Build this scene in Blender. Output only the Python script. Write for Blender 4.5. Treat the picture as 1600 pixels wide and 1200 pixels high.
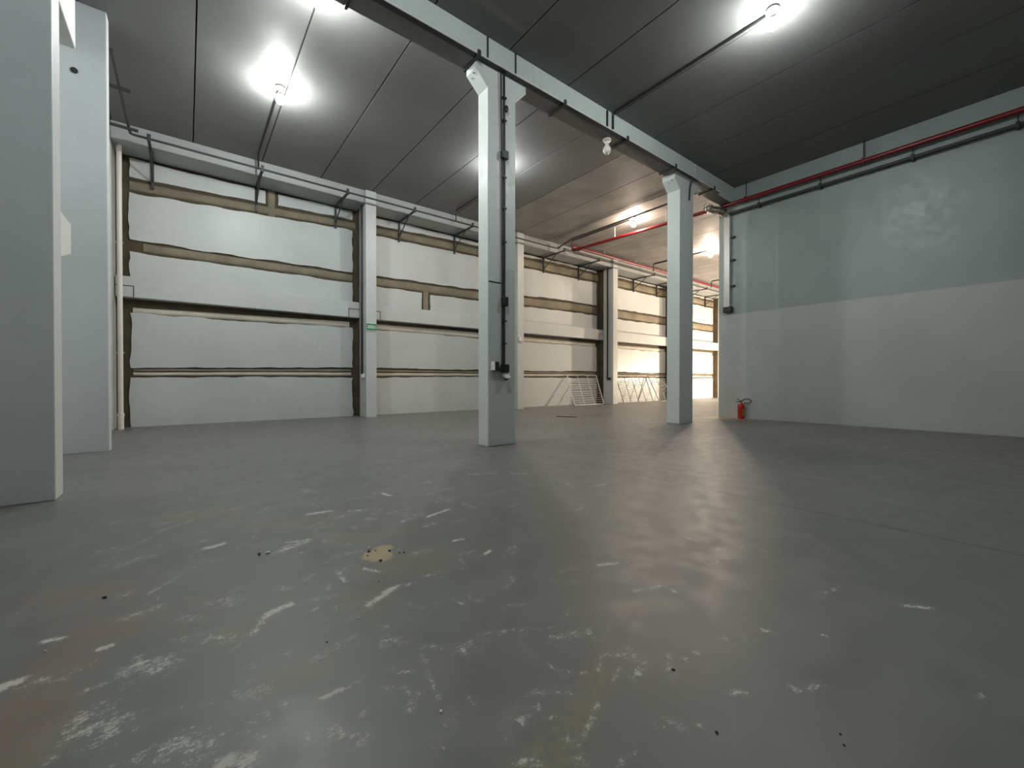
import bpy, bmesh, math, random
import numpy as np
from mathutils import Vector, Matrix

random.seed(7)
for o in list(bpy.data.objects): bpy.data.objects.remove(o, do_unlink=True)
SC = bpy.context.scene
C = SC.collection
R = math.radians

# ------------------------------------------------------------------ camera, world, exposure
# world: X along the sealed back wall (to the right), Y towards it, Z up, metres
CAM_Z = 1.15
cam = bpy.data.cameras.new('camera')
cam.sensor_fit = 'HORIZONTAL'; cam.sensor_width = 36.0
cam.lens = 36.0 * 653.0 / 1600.0
cam.clip_start = 0.05; cam.clip_end = 200
camo = bpy.data.objects.new('camera', cam); C.objects.link(camo)
camo.location = (0, 0, CAM_Z)
camo.rotation_euler = (R(90 - 0.449), R(0.0), R(52.13 - 90))
SC.camera = camo
w = bpy.data.worlds.new('world'); SC.world = w; w.use_nodes = True
w.node_tree.nodes['Background'].inputs[0].default_value = (0.6, 0.65, 0.7, 1)
w.node_tree.nodes['Background'].inputs[1].default_value = 0.02
SC.view_settings.view_transform = 'Standard'; SC.view_settings.look = 'None'
SC.view_settings.gamma = 1.0; SC.view_settings.use_curve_mapping = False
SC.view_settings.exposure = -0.8
COOL = (0.955, 1.0, 0.97); WARM = (1.0, 0.80, 0.62)
LAMP_L = 1700.0; WARM_L = 1600.0

# ------------------------------------------------------------------ materials
def new_mat(name):
    m = bpy.data.materials.new(name); m.use_nodes = True
    return m, m.node_tree, m.node_tree.nodes['Principled BSDF']
def N(nt, t, **kw):
    n = nt.nodes.new(t)
    for k, v in kw.items(): setattr(n, k, v)
    return n
def noise(nt, vec, scale, detail=4, rough=0.55):
    n = N(nt, 'ShaderNodeTexNoise'); n.inputs['Scale'].default_value = scale
    n.inputs['Detail'].default_value = detail; n.inputs['Roughness'].default_value = rough
    nt.links.new(vec, n.inputs['Vector']); return n.outputs['Fac']
def math_n(nt, op, a, b=None, c=None):
    n = N(nt, 'ShaderNodeMath', operation=op)
    for i, v in enumerate((a, b, c)):
        if v is None: continue
        if isinstance(v, (int, float)): n.inputs[i].default_value = v
        else: nt.links.new(v, n.inputs[i])
    return n.outputs[0]
def maprange(nt, v, a, b, c=0.0, d=1.0):
    n = N(nt, 'ShaderNodeMapRange'); n.interpolation_type = 'SMOOTHSTEP'
    nt.links.new(v, n.inputs[0])
    for i, x in zip((1, 2, 3, 4), (a, b, c, d)): n.inputs[i].default_value = x
    return n.outputs[0]
def mix(nt, fac, a, b):
    n = N(nt, 'ShaderNodeMix', data_type='RGBA')
    for sock, v in ((n.inputs[0], fac), (n.inputs[6], a), (n.inputs[7], b)):
        if isinstance(v, (int, float)): sock.default_value = v
        elif isinstance(v, tuple): sock.default_value = (*v, 1)
        else: nt.links.new(v, sock)
    return n.outputs[2]
def bump(nt, h, strength, dist, bs):
    b = N(nt, 'ShaderNodeBump'); b.inputs['Strength'].default_value = strength
    b.inputs['Distance'].default_value = dist
    nt.links.new(h, b.inputs['Height']); nt.links.new(b.outputs[0], bs.inputs['Normal'])
def pos(nt): return N(nt, 'ShaderNodeNewGeometry').outputs['Position']

def painted(name, col, rough=0.45, var=0.12, sc=1.2, bmp=0.15, bsc=60, dirt=None, dirt_amt=0.0, spec=0.5):
    m, nt, bs = new_mat(name); p = pos(nt)
    n1 = noise(nt, p, sc, 5); n2 = noise(nt, p, sc * 9, 4)
    v = math_n(nt, 'ADD', math_n(nt, 'MULTIPLY', n1, 0.7), math_n(nt, 'MULTIPLY', n2, 0.3))
    dark = tuple(c * (1 - var) for c in col); lite = tuple(min(1, c * (1 + var)) for c in col)
    c = mix(nt, maprange(nt, v, 0.3, 0.7), dark, lite)
    if dirt:
        c = mix(nt, maprange(nt, noise(nt, p, 3.1, 8, 0.68), 0.62, 0.78, 0, dirt_amt), c, dirt)
    nt.links.new(c, bs.inputs['Base Color'])
    nt.links.new(maprange(nt, n2, 0.3, 0.7, rough - 0.06, rough + 0.08), bs.inputs['Roughness'])
    bs.inputs['Specular IOR Level'].default_value = spec
    if bmp: bump(nt, noise(nt, p, bsc, 3), bmp, 0.006, bs)
    return m
def plain(name, col, rough=0.5, metal=0.0, var=0.08):
    m, nt, bs = new_mat(name); p = pos(nt)
    c = mix(nt, noise(nt, p, 14, 3), tuple(x * (1 - var) for x in col), tuple(min(1, x * (1 + var)) for x in col))
    nt.links.new(c, bs.inputs['Base Color'])
    bs.inputs['Roughness'].default_value = rough; bs.inputs['Metallic'].default_value = metal
    return m
def emit(name, col, strength):
    m, nt, bs = new_mat(name)
    bs.inputs['Base Color'].default_value = (0.9, 0.9, 0.9, 1)
    bs.inputs['Emission Color'].default_value = (*col, 1)
    bs.inputs['Emission Strength'].default_value = strength
    return m

M = {}
M['panel'] = painted('white_panel_paint', (0.50, 0.525, 0.52), 0.42, 0.05, 0.7, 0.12, 40, (0.45, 0.43, 0.40), 0.22)
M['column'] = painted('grey_column_paint', (0.61, 0.65, 0.64), 0.42, 0.05, 0.9, 0.15, 50, (0.70, 0.72, 0.70), 0.25)
M['side_column'] = painted('bluish_grey_column_paint', (0.49, 0.53, 0.555), 0.45, 0.05, 0.9, 0.15, 50)
M['column_touch'] = painted('darker_column_paint', (0.52, 0.56, 0.545), 0.45, 0.05, 0.9, 0.15, 50)
M['beam'] = painted('beam_paint', (0.52, 0.58, 0.57), 0.45, 0.06, 0.8, 0.15, 40)
M['ceil'] = painted('ceiling_concrete', (0.15, 0.15, 0.148), 0.55, 0.10, 0.55, 0.2, 30, (0.20, 0.20, 0.195), 0.3)
M['ceil_glow'] = painted('streaked_concrete_glow', (0.25, 0.238, 0.228), 0.65, 0.22, 1.3, 0.25, 30, (0.17, 0.16, 0.15), 0.6)  # streaked concrete, paler because the far glow is put into its colour
M['brown'] = painted('bare_brown_mortar', (0.065, 0.05, 0.028), 0.8, 0.35, 2.2, 0.5, 30, (0.12, 0.075, 0.03), 0.6)
M['seal'] = painted('beige_joint_mortar', (0.21, 0.182, 0.128), 0.75, 0.25, 1.6, 0.5, 35, (0.10, 0.07, 0.035), 0.75)
M['seal_pale'] = painted('pale_joint_mortar', (0.52, 0.49, 0.42), 0.7, 0.15, 1.6, 0.4, 35, (0.25, 0.2, 0.12), 0.5)
M['eaves'] = painted('eaves_beam_paint', (0.33, 0.35, 0.35), 0.5, 0.08, 0.8, 0.15, 40)
M['gap'] = plain('dark_gap', (0.03, 0.03, 0.03), 0.9)
M['black'] = plain('black_conduit', (0.012, 0.013, 0.013), 0.45)
M['darkgrey'] = plain('dark_grey_steel', (0.045, 0.047, 0.047), 0.5, 0.3)
M['galv'] = plain('galvanised_steel', (0.42, 0.43, 0.43), 0.35, 0.85)
M['bright_rail'] = plain('bright_rail', (0.75, 0.76, 0.75), 0.4, 0.4)
M['alu'] = plain('white_aluminium_duct', (0.52, 0.52, 0.50), 0.35, 0.25)
M['foil'] = plain('crumpled_foil', (0.62, 0.60, 0.57), 0.25, 0.9)
M['red'] = plain('red_pipe_paint', (0.17, 0.006, 0.009), 0.34)
M['redext'] = plain('red_extinguisher_paint', (0.42, 0.006, 0.010), 0.25)
M['whiteplastic'] = plain('white_plastic', (0.72, 0.71, 0.68), 0.35)
M['pvc'] = plain('white_pvc', (0.66, 0.64, 0.62), 0.4)
M['wire'] = plain('white_wire_steel', (0.74, 0.72, 0.69), 0.4)
M['wiredark'] = plain('grey_wire_steel', (0.30, 0.28, 0.26), 0.5)
M['green'] = plain('sign_green', (0.02, 0.20, 0.10), 0.4)
M['signwhite'] = plain('sign_white', (0.82, 0.84, 0.80), 0.4)
M['yellow'] = plain('label_yellow', (0.62, 0.40, 0.08), 0.5)
M['chip'] = plain('plaster_white', (0.75, 0.74, 0.70), 0.8)
M['grit'] = plain('dark_grit', (0.02, 0.017, 0.014), 0.8)
M['sand'] = plain('sand_tan', (0.50, 0.38, 0.23), 0.9)
M['wood'] = plain('dark_wood', (0.06, 0.045, 0.035), 0.7)
M['porcelain'] = plain('lamp_porcelain', (0.75, 0.73, 0.68), 0.3)
M['cool'] = emit('lit_bulb_cool', COOL, LAMP_L)
M['cool_dim'] = emit('lit_bulb_cool_dim', COOL, LAMP_L * .75)
M['warm_far'] = emit('lit_bulb_warm_far', WARM, WARM_L * 1.7)
M['warm'] = emit('lit_bulb_warm', WARM, WARM_L)
M['flood'] = emit('lit_globe', (1.0, 0.80, 0.60), 9500.0)

def rightwall_mat():
    m, nt, bs = new_mat('two_tone_wall_paint'); p = pos(nt)
    sp = N(nt, 'ShaderNodeSeparateXYZ'); nt.links.new(p, sp.inputs[0])
    n1 = noise(nt, p, 0.8, 5); n2 = noise(nt, p, 7, 4)
    z = math_n(nt, 'ADD', sp.outputs[2], math_n(nt, 'MULTIPLY', math_n(nt, 'SUBTRACT', noise(nt, p, 1.5, 2), 0.5), 0.04))
    f = maprange(nt, z, 3.19, 3.23)
    low = mix(nt, maprange(nt, n1, .3, .7), (0.41, 0.43, 0.42), (0.45, 0.465, 0.455))
    up = mix(nt, maprange(nt, n1, .3, .7), (0.27, 0.32, 0.31), (0.31, 0.36, 0.35))
    c = mix(nt, f, low, up)
    nt.links.new(c, bs.inputs['Base Color'])
    nt.links.new(maprange(nt, n2, .3, .7, .34, .46), bs.inputs['Roughness'])
    bump(nt, math_n(nt, 'ADD', noise(nt, p, 45, 3), math_n(nt, 'MULTIPLY', noise(nt, p, 3, 4), 2.0)), 0.2, 0.008, bs)
    return m
M['rightwall'] = rightwall_mat()

def floor_mat():
    m, nt, bs = new_mat('grey_painted_floor'); p = pos(nt)
    sp = N(nt, 'ShaderNodeSeparateXYZ'); nt.links.new(p, sp.inputs[0])
    def attr(n):
        a = N(nt, 'ShaderNodeAttribute'); a.attribute_name = n; return a.outputs['Fac']
    n1 = noise(nt, p, 0.6, 5); n2 = noise(nt, p, 5, 5); nf = noise(nt, p, 75, 4, .6); nm = noise(nt, p, 22, 4, .6)
    st = N(nt, 'ShaderNodeMapping'); st.inputs['Scale'].default_value = (14, 60, 1)
    st.inputs['Rotation'].default_value = (0, 0, R(25)); nt.links.new(p, st.inputs['Vector'])
    ns = noise(nt, st.outputs[0], 1.0, 4, .6)
    base = mix(nt, maprange(nt, math_n(nt, 'ADD', math_n(nt, 'MULTIPLY', n1, .6), math_n(nt, 'MULTIPLY', n2, .4)), .35, .65),
               (0.148, 0.149, 0.145), (0.182, 0.183, 0.177))
    c = mix(nt, math_n(nt, 'MULTIPLY', attr('olive'), maprange(nt, nm, .25, .6)), base, (0.20, 0.192, 0.135))
    c = mix(nt, math_n(nt, 'MULTIPLY', attr('brown'), maprange(nt, nm, .2, .65)), c, (0.215, 0.150, 0.108))
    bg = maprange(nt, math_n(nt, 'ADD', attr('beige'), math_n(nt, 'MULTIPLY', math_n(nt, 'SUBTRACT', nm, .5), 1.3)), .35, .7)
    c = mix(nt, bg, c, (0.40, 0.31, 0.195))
    # dusty scuffs and footprints
    vo = N(nt, 'ShaderNodeTexVoronoi'); vo.inputs['Scale'].default_value = 1.0; vo.inputs['Randomness'].default_value = 1.0
    vm = N(nt, 'ShaderNodeMapping'); vm.inputs['Scale'].default_value = (48, 85, 1); vm.inputs['Rotation'].default_value = (0, 0, R(-20))
    nt.links.new(p, vm.inputs['Vector']); nt.links.new(vm.outputs[0], vo.inputs['Vector'])
    ck = attr('chalk')
    def lin(x, mid, g): return math_n(nt, 'MULTIPLY', math_n(nt, 'SUBTRACT', x, mid), g)
    v = math_n(nt, 'ADD', math_n(nt, 'MULTIPLY', ck, .95), lin(vo.outputs['Distance'], .42, -.5))
    v = math_n(nt, 'ADD', v, math_n(nt, 'ADD', lin(nf, .5, 1.2), math_n(nt, 'ADD', lin(nm, .5, 1.7), math_n(nt, 'ADD', lin(ns, .5, .5), lin(noise(nt, p, 190, 3, .6), .5, 1.2)))))
    fac = math_n(nt, 'MULTIPLY', maprange(nt, v, .40, .98, 0, .9), maprange(nt, ck, .0, .12))
    haze = math_n(nt, 'MULTIPLY', math_n(nt, 'MULTIPLY', ck, .32), maprange(nt, math_n(nt, 'ADD', math_n(nt, 'MULTIPLY', nm, .5), math_n(nt, 'MULTIPLY', ns, .5)), .3, .7))
    c = mix(nt, haze, c, (0.40, 0.395, 0.34))
    c = mix(nt, fac, c, (0.56, 0.555, 0.50))
    # construction joint of the slab
    d = math_n(nt, 'ABSOLUTE', math_n(nt, 'SUBTRACT', sp.outputs[0], math_n(nt, 'ADD', 4.33, math_n(nt, 'MULTIPLY', n2, .02))))
    j = math_n(nt, 'MULTIPLY', maprange(nt, d, .006, .02, .55, 0), maprange(nt, sp.outputs[1], 5.0, 4.4))
    c = mix(nt, j, c, (0.05, 0.05, 0.05))
    nt.links.new(c, bs.inputs['Base Color'])
    r = math_n(nt, 'ADD', maprange(nt, n2, .3, .7, .36, .50), math_n(nt, 'MULTIPLY', fac, .3))
    nt.links.new(r, bs.inputs['Roughness'])
    bs.inputs['Specular IOR Level'].default_value = 0.45
    bump(nt, math_n(nt, 'ADD', math_n(nt, 'MULTIPLY', nf, .5), math_n(nt, 'ADD', math_n(nt, 'MULTIPLY', n2, .2), fac)), 0.07, 0.006, bs)
    return m
M['floor'] = floor_mat()

# ------------------------------------------------------------------ geometry helpers
def link(name, bm, mat, parent=None, smooth=False):
    me = bpy.data.meshes.new(name)
    bmesh.ops.recalc_face_normals(bm, faces=bm.faces[:])
    if smooth:
        for f in bm.faces: f.smooth = True
    bm.to_mesh(me); bm.free()
    me.materials.append(M[mat] if isinstance(mat, str) else mat)
    if smooth:
        try: me.set_sharp_from_angle(angle=R(40))
        except Exception: pass
    o = bpy.data.objects.new(name, me); C.objects.link(o)
    if parent: o.parent = parent; o.matrix_parent_inverse = Matrix.Translation(parent.location).inverted() if parent.type == 'EMPTY' else Matrix()
    return o
def tag(o, label=None, cat=None, group=None, kind=None):
    if label: o['label'] = label
    if cat: o['category'] = cat
    if group: o['group'] = group
    if kind: o['kind'] = kind
    return o
def thing(name, loc, label, cat, group=None):
    o = bpy.data.objects.new(name, None); C.objects.link(o); o.location = loc
    o.empty_display_size = 0.1
    return tag(o, label, cat, group)
def bbox(bm, x0, x1, y0, y1, z0, z1, bev=0.0):
    r = bmesh.ops.create_cube(bm, size=1.0)
    vs = r['verts']
    for v in vs:
        v.co = Vector(((x0 + x1) / 2 + v.co.x * (x1 - x0), (y0 + y1) / 2 + v.co.y * (y1 - y0), (z0 + z1) / 2 + v.co.z * (z1 - z0)))
    if bev:
        es = list({e for v in vs for e in v.link_edges})
        bmesh.ops.bevel(bm, geom=es, offset=bev, segments=2, affect='EDGES', profile=0.6)
    return bm
def box(name, x0, x1, y0, y1, z0, z1, mat, parent=None, bev=0.0):
    return link(name, bbox(bmesh.new(), x0, x1, y0, y1, z0, z1, bev), mat, parent)
def round_path(pts, r, n=5):
    pts = [Vector(p) for p in pts]; out = [pts[0]]
    for i in range(1, len(pts) - 1):
        a, b, c = pts[i - 1], pts[i], pts[i + 1]
        rr = min(r, (a - b).length * .45, (c - b).length * .45)
        p = b + (a - b).normalized() * rr; q = b + (c - b).normalized() * rr
        for k in range(n + 1):
            t = k / n; out.append(p * (1 - t) ** 2 + b * 2 * t * (1 - t) + q * t * t)
    out.append(pts[-1]); return out
def btube(bm, pts, rad, seg=10, rfun=None):
    pts = [Vector(p) for p in pts]; rings = []
    prev = None
    for i, p in enumerate(pts):
        t = (pts[min(i + 1, len(pts) - 1)] - pts[max(i - 1, 0)]).normalized()
        if prev is None:
            a = Vector((0, 0, 1)) if abs(t.z) < .9 else Vector((1, 0, 0))
            u = t.cross(a).normalized()
        else:
            u = (prev - t * prev.dot(t)).normalized()
        prev = u; v = t.cross(u)
        rr = rad if rfun is None else rfun(i)
        rings.append([bm.verts.new(p + (u * math.cos(2 * math.pi * k / seg) + v * math.sin(2 * math.pi * k / seg)) * rr) for k in range(seg)])
    for a, b in zip(rings, rings[1:]):
        for k in range(seg):
            bm.faces.new((a[k], a[(k + 1) % seg], b[(k + 1) % seg], b[k]))
    bm.faces.new(rings[0][::-1]); bm.faces.new(rings[-1])
    return bm
def tube(name, pts, rad, mat, parent=None, seg=10, rfun=None):
    return link(name, btube(bmesh.new(), pts, rad, seg, rfun), mat, parent, True)
def blathe(bm, prof, loc, seg=20, axis='Z'):
    rings = []
    for r, z in prof:
        ring = []
        for k in range(seg):
            a = 2 * math.pi * k / seg
            c = Vector((r * math.cos(a), r * math.sin(a), z))
            if axis == 'Y': c = Vector((c.x, c.z, c.y))
            ring.append(bm.verts.new(Vector(loc) + c))
        rings.append(ring)
    for a, b in zip(rings, rings[1:]):
        for k in range(seg): bm.faces.new((a[k], a[(k + 1) % seg], b[(k + 1) % seg], b[k]))
    bm.faces.new(rings[0]); bm.faces.new(rings[-1])
    return bm
def lathe(name, prof, loc, mat, parent=None, seg=20, axis='Z'):
    return link(name, blathe(bmesh.new(), prof, loc, seg, axis), mat, parent, True)
def prism(name, poly, axis, a, b, mat, parent=None, bev=0.0):
    """poly in the plane normal to axis ('X': (y,z), 'Y': (x,z), 'Z': (x,y)), extruded from a to b"""
    bm = bmesh.new()
    def P(u, v, t): return {'X': (t, u, v), 'Y': (u, t, v), 'Z': (u, v, t)}[axis]
    lo = [bm.verts.new(P(u, v, a)) for u, v in poly]; hi = [bm.verts.new(P(u, v, b)) for u, v in poly]
    bm.faces.new(lo); bm.faces.new(hi[::-1]); n = len(poly)
    for i in range(n): bm.faces.new((lo[i], lo[(i + 1) % n], hi[(i + 1) % n], hi[i]))
    if bev: bmesh.ops.bevel(bm, geom=bm.edges[:], offset=bev, segments=1, affect='EDGES')
    return link(name, bm, mat, parent)

ZC = 7.10          # ceiling
YB = 13.95         # face of the sealed back wall
XR = 13.36         # face of the right wall

# ------------------------------------------------------------------ floor
MARKS = [
    (-0.5,4.66,-0.36,4.58,0.05,0.5), (-0.32,4.54,-0.22,4.59,0.06,0.35), (-0.32,3.88,-0.21,4.04,0.035,0.5), (-0.18,4.16,0.02,4.33,0.05,0.6), (-0.18,2.96,-0.04,3.15,0.03,0.6), (-0.5,2.72,-0.45,2.7,0.03,1), (-0.3,2.49,-0.26,2.5,0.03,1), (-0.25,2.74,-0.12,2.77,0.05,0.6),
    (-0.72,3.1,-0.66,3.13,0.03,0.5), (-0.29,3.56,-0.15,3.62,0.05,0.4), (0.07,3.72,0.1,3.73,0.04,0.8), (0.09,3.54,0.2,3.57,0.05,0.9), (0.47,3.16,0.68,3.27,0.06,0.8), (0.28,5.22,0.54,5.33,0.1,0.5), (0.41,2.39,0.3,2.35,0.045,1), (0.3,2.35,0.23,2.21,0.035,0.8),
    (-0.16,2.26,-0.09,2.2,0.12,0.75), (0.13,2.65,0.19,2.6,0.1,0.6), (0.07,2.28,0.15,2.24,0.08,0.6), (-0.28,2,-0.21,1.89,0.13,0.65), (-0.02,2.57,0.04,2.52,0.05,0.6), (-0.04,1.68,0.05,1.63,0.1,0.75), (0.08,1.52,0.14,1.48,0.06,0.9), (-0.56,2.4,-0.52,2.41,0.05,1),
    (-0.51,2.38,-0.45,2.37,0.05,0.7), (0.16,1.82,0.21,1.78,0.08,0.6), (0.39,2.63,0.44,2.59,0.06,0.5), (0.84,5.6,1.06,5.52,0.08,0.4), (0.96,4.72,1.05,4.65,0.06,0.6), (-0.06,1.87,0.11,1.82,0.04,0.35), (-0.18,2.14,-0.18,2.19,0.05,0.5), (0.82,3.91,0.99,3.89,0.05,0.9),
    (0.97,3.66,1.08,3.68,0.05,0.7), (1.13,3.78,1.26,3.74,0.06,0.7), (1.57,4.16,1.6,4.05,0.04,0.95), (1.61,3.22,1.83,3.29,0.04,0.9), (1.38,3.24,1.5,3.27,0.05,0.6), (1.36,3.52,1.45,3.51,0.05,0.5), (1.54,3.32,1.64,3.35,0.05,0.6), (0.97,4.84,1.04,4.64,0.07,0.6),
    (2.07,4.33,2.19,4.32,0.06,0.7), (1.93,3.85,2.23,3.93,0.06,0.6), (1.94,3.73,1.98,3.52,0.05,0.55), (2.33,3.46,2.66,3.51,0.04,0.6), (0.56,3.32,0.7,3.27,0.04,0.85), (0.46,3.16,0.55,3.26,0.04,0.75), (1.51,2.62,1.58,2.61,0.03,0.95), (1.55,2.29,1.62,2.32,0.025,1),
    (0.71,2.66,0.71,2.47,0.03,0.8), (0.73,2.14,0.83,2.18,0.035,1), (0.85,2.21,0.93,2.24,0.04,0.95), (0.97,2.21,1.02,2.22,0.03,0.7), (1.09,2.26,1.16,2.23,0.03,0.6), (0.49,2.26,0.52,2.27,0.02,0.8), (0.58,2.18,0.6,2.23,0.012,0.8), (1.1,1.93,1.11,1.86,0.02,0.8),
    (1.16,1.86,1.2,1.91,0.025,0.75), (0.67,2.81,0.76,2.83,0.04,0.5), (2.74,4.36,2.83,4.29,0.06,0.7), (2.94,4.26,3,4.21,0.06,0.7), (1.48,3.02,1.57,3.04,0.05,0.6), (1.18,3.47,1.22,3.44,0.06,0.6), (0.77,3.2,0.81,3.13,0.05,0.5), (0.85,3.02,0.91,3.01,0.05,0.5),
    (0.39,2.61,0.43,2.58,0.04,0.7), (0.85,2.57,0.91,2.47,0.02,1), (0.97,5.7,1.04,5.51,0.1,0.5), (0.61,4.34,0.84,4.28,0.1,0.4), (2.15,5.85,2.21,5.81,0.08,0.5), (2.38,5.83,2.43,5.79,0.05,0.8), (1.27,4.18,1.32,4.14,0.06,0.6), (1.39,4.12,1.47,4.13,0.06,0.5),
    (1.64,4.27,1.77,4.34,0.06,0.5), (2.08,4.94,2.06,4.68,0.07,0.45), (2.03,3.35,2.05,3.18,0.04,0.7), (0.38,1.61,0.45,1.61,0.025,0.95), (0.49,1.62,0.52,1.61,0.02,0.8), (0.71,1.91,0.74,1.9,0.03,0.6), (0.78,1.64,0.74,1.47,0.01,0.7), (0.74,1.47,0.71,1.34,0.008,0.7),
    (1.15,1.25,1.16,1.18,0.01,0.8), (1.16,1.18,1.23,1.11,0.01,0.7), (1.36,1.15,1.44,1.09,0.008,0.8), (1.36,1.14,1.28,1.09,0.01,0.6), (1.37,1.05,1.27,1.02,0.01,0.7), (1.15,0.98,1.06,0.94,0.01,0.75), (1.06,0.94,0.96,0.9,0.008,0.6), (0.85,1.14,0.88,1.09,0.01,0.7),
    (0.88,1.09,0.97,1.1,0.012,0.8), (0.88,1.07,0.99,1.04,0.01,0.7), (0.99,1.17,1.1,1.09,0.03,0.5), (1.1,1.09,1.11,1.06,0.01,0.6), (1.07,1.57,1.15,1.53,0.035,0.6), (1.15,1.53,1.34,1.41,0.025,0.45), (0.69,1.8,0.75,1.74,0.05,0.6), (0.81,1.66,0.86,1.6,0.04,0.6),
    (0.92,1.57,0.92,1.47,0.025,0.65), (0.37,1.44,0.43,1.35,0.06,0.65), (0.8,1.06,0.81,1.05,0.025,0.7), (0.79,0.98,0.83,0.94,0.03,0.75), (0.57,1.51,0.59,1.49,0.04,0.5), (0.63,1.49,0.64,1.44,0.015,0.7), (0.67,1.76,0.69,1.75,0.03,0.6), (0.65,1.57,0.7,1.54,0.015,0.7),
    (0.61,1.63,0.64,1.6,0.02,0.6), (0.47,1.45,0.48,1.45,0.015,0.9), (0.3,1.45,0.3,1.48,0.01,0.9), (0.18,1.56,0.19,1.55,0.02,0.8), (0.89,2.02,0.94,1.94,0.03,0.4), (1.3,1.69,1.35,1.65,0.04,0.45), (0.42,1.86,0.58,1.91,0.05,0.5), (1.01,0.79,1.1,0.78,0.008,0.6),
    (0.8,1.31,0.81,1.24,0.008,0.5), (0.68,1.44,0.69,1.38,0.01,0.5), (2.02,1.72,2.14,1.66,0.025,1), (2.14,1.66,2.22,1.63,0.015,0.6), (2.89,0.45,2.97,0.36,0.022,0.95), (3.08,1.19,3.07,1.15,0.025,0.7), (1.93,1.39,2.08,1.32,0.06,0.6), (2.1,1.27,2.09,1.24,0.02,1),
    (1.8,0.56,1.89,0.52,0.03,0.7), (1.78,0.58,1.79,0.57,0.025,0.9), (1.57,0.72,1.62,0.68,0.025,0.65), (2.26,0.16,2.29,0.14,0.012,0.85), (1.68,0.92,1.65,0.82,0.02,0.45), (1.34,0.72,1.35,0.7,0.012,0.7), (1.25,0.81,1.29,0.75,0.05,0.5), (1.4,1,1.39,0.98,0.015,0.9),
    (3.74,3.87,3.79,3.78,0.06,0.8), (3.96,4.36,4.1,4.25,0.08,0.6), (3.38,3.4,3.3,3.15,0.05,0.65), (3.48,3.04,3.72,3.03,0.06,0.7), (2.86,2.83,2.88,2.62,0.05,0.5), (2.81,2.03,2.89,1.97,0.05,0.5), (3.19,4.07,3.36,3.93,0.08,0.75), (1.62,0.92,1.62,0.91,0.015,1),
    (1.7,0.92,1.7,0.9,0.012,0.9), (2.1,0.79,2.11,0.76,0.01,0.9), (2.1,0.81,2.09,0.8,0.012,0.9), (2.26,0.62,2.27,0.61,0.012,0.9), (6.7,2.61,6.68,2.53,0.05,0.5), (5.48,1.99,5.59,1.86,0.05,0.35), (6.49,3.37,6.61,3.28,0.05,0.6), (1.82,1.8,1.87,1.76,0.03,0.6),
]

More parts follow.
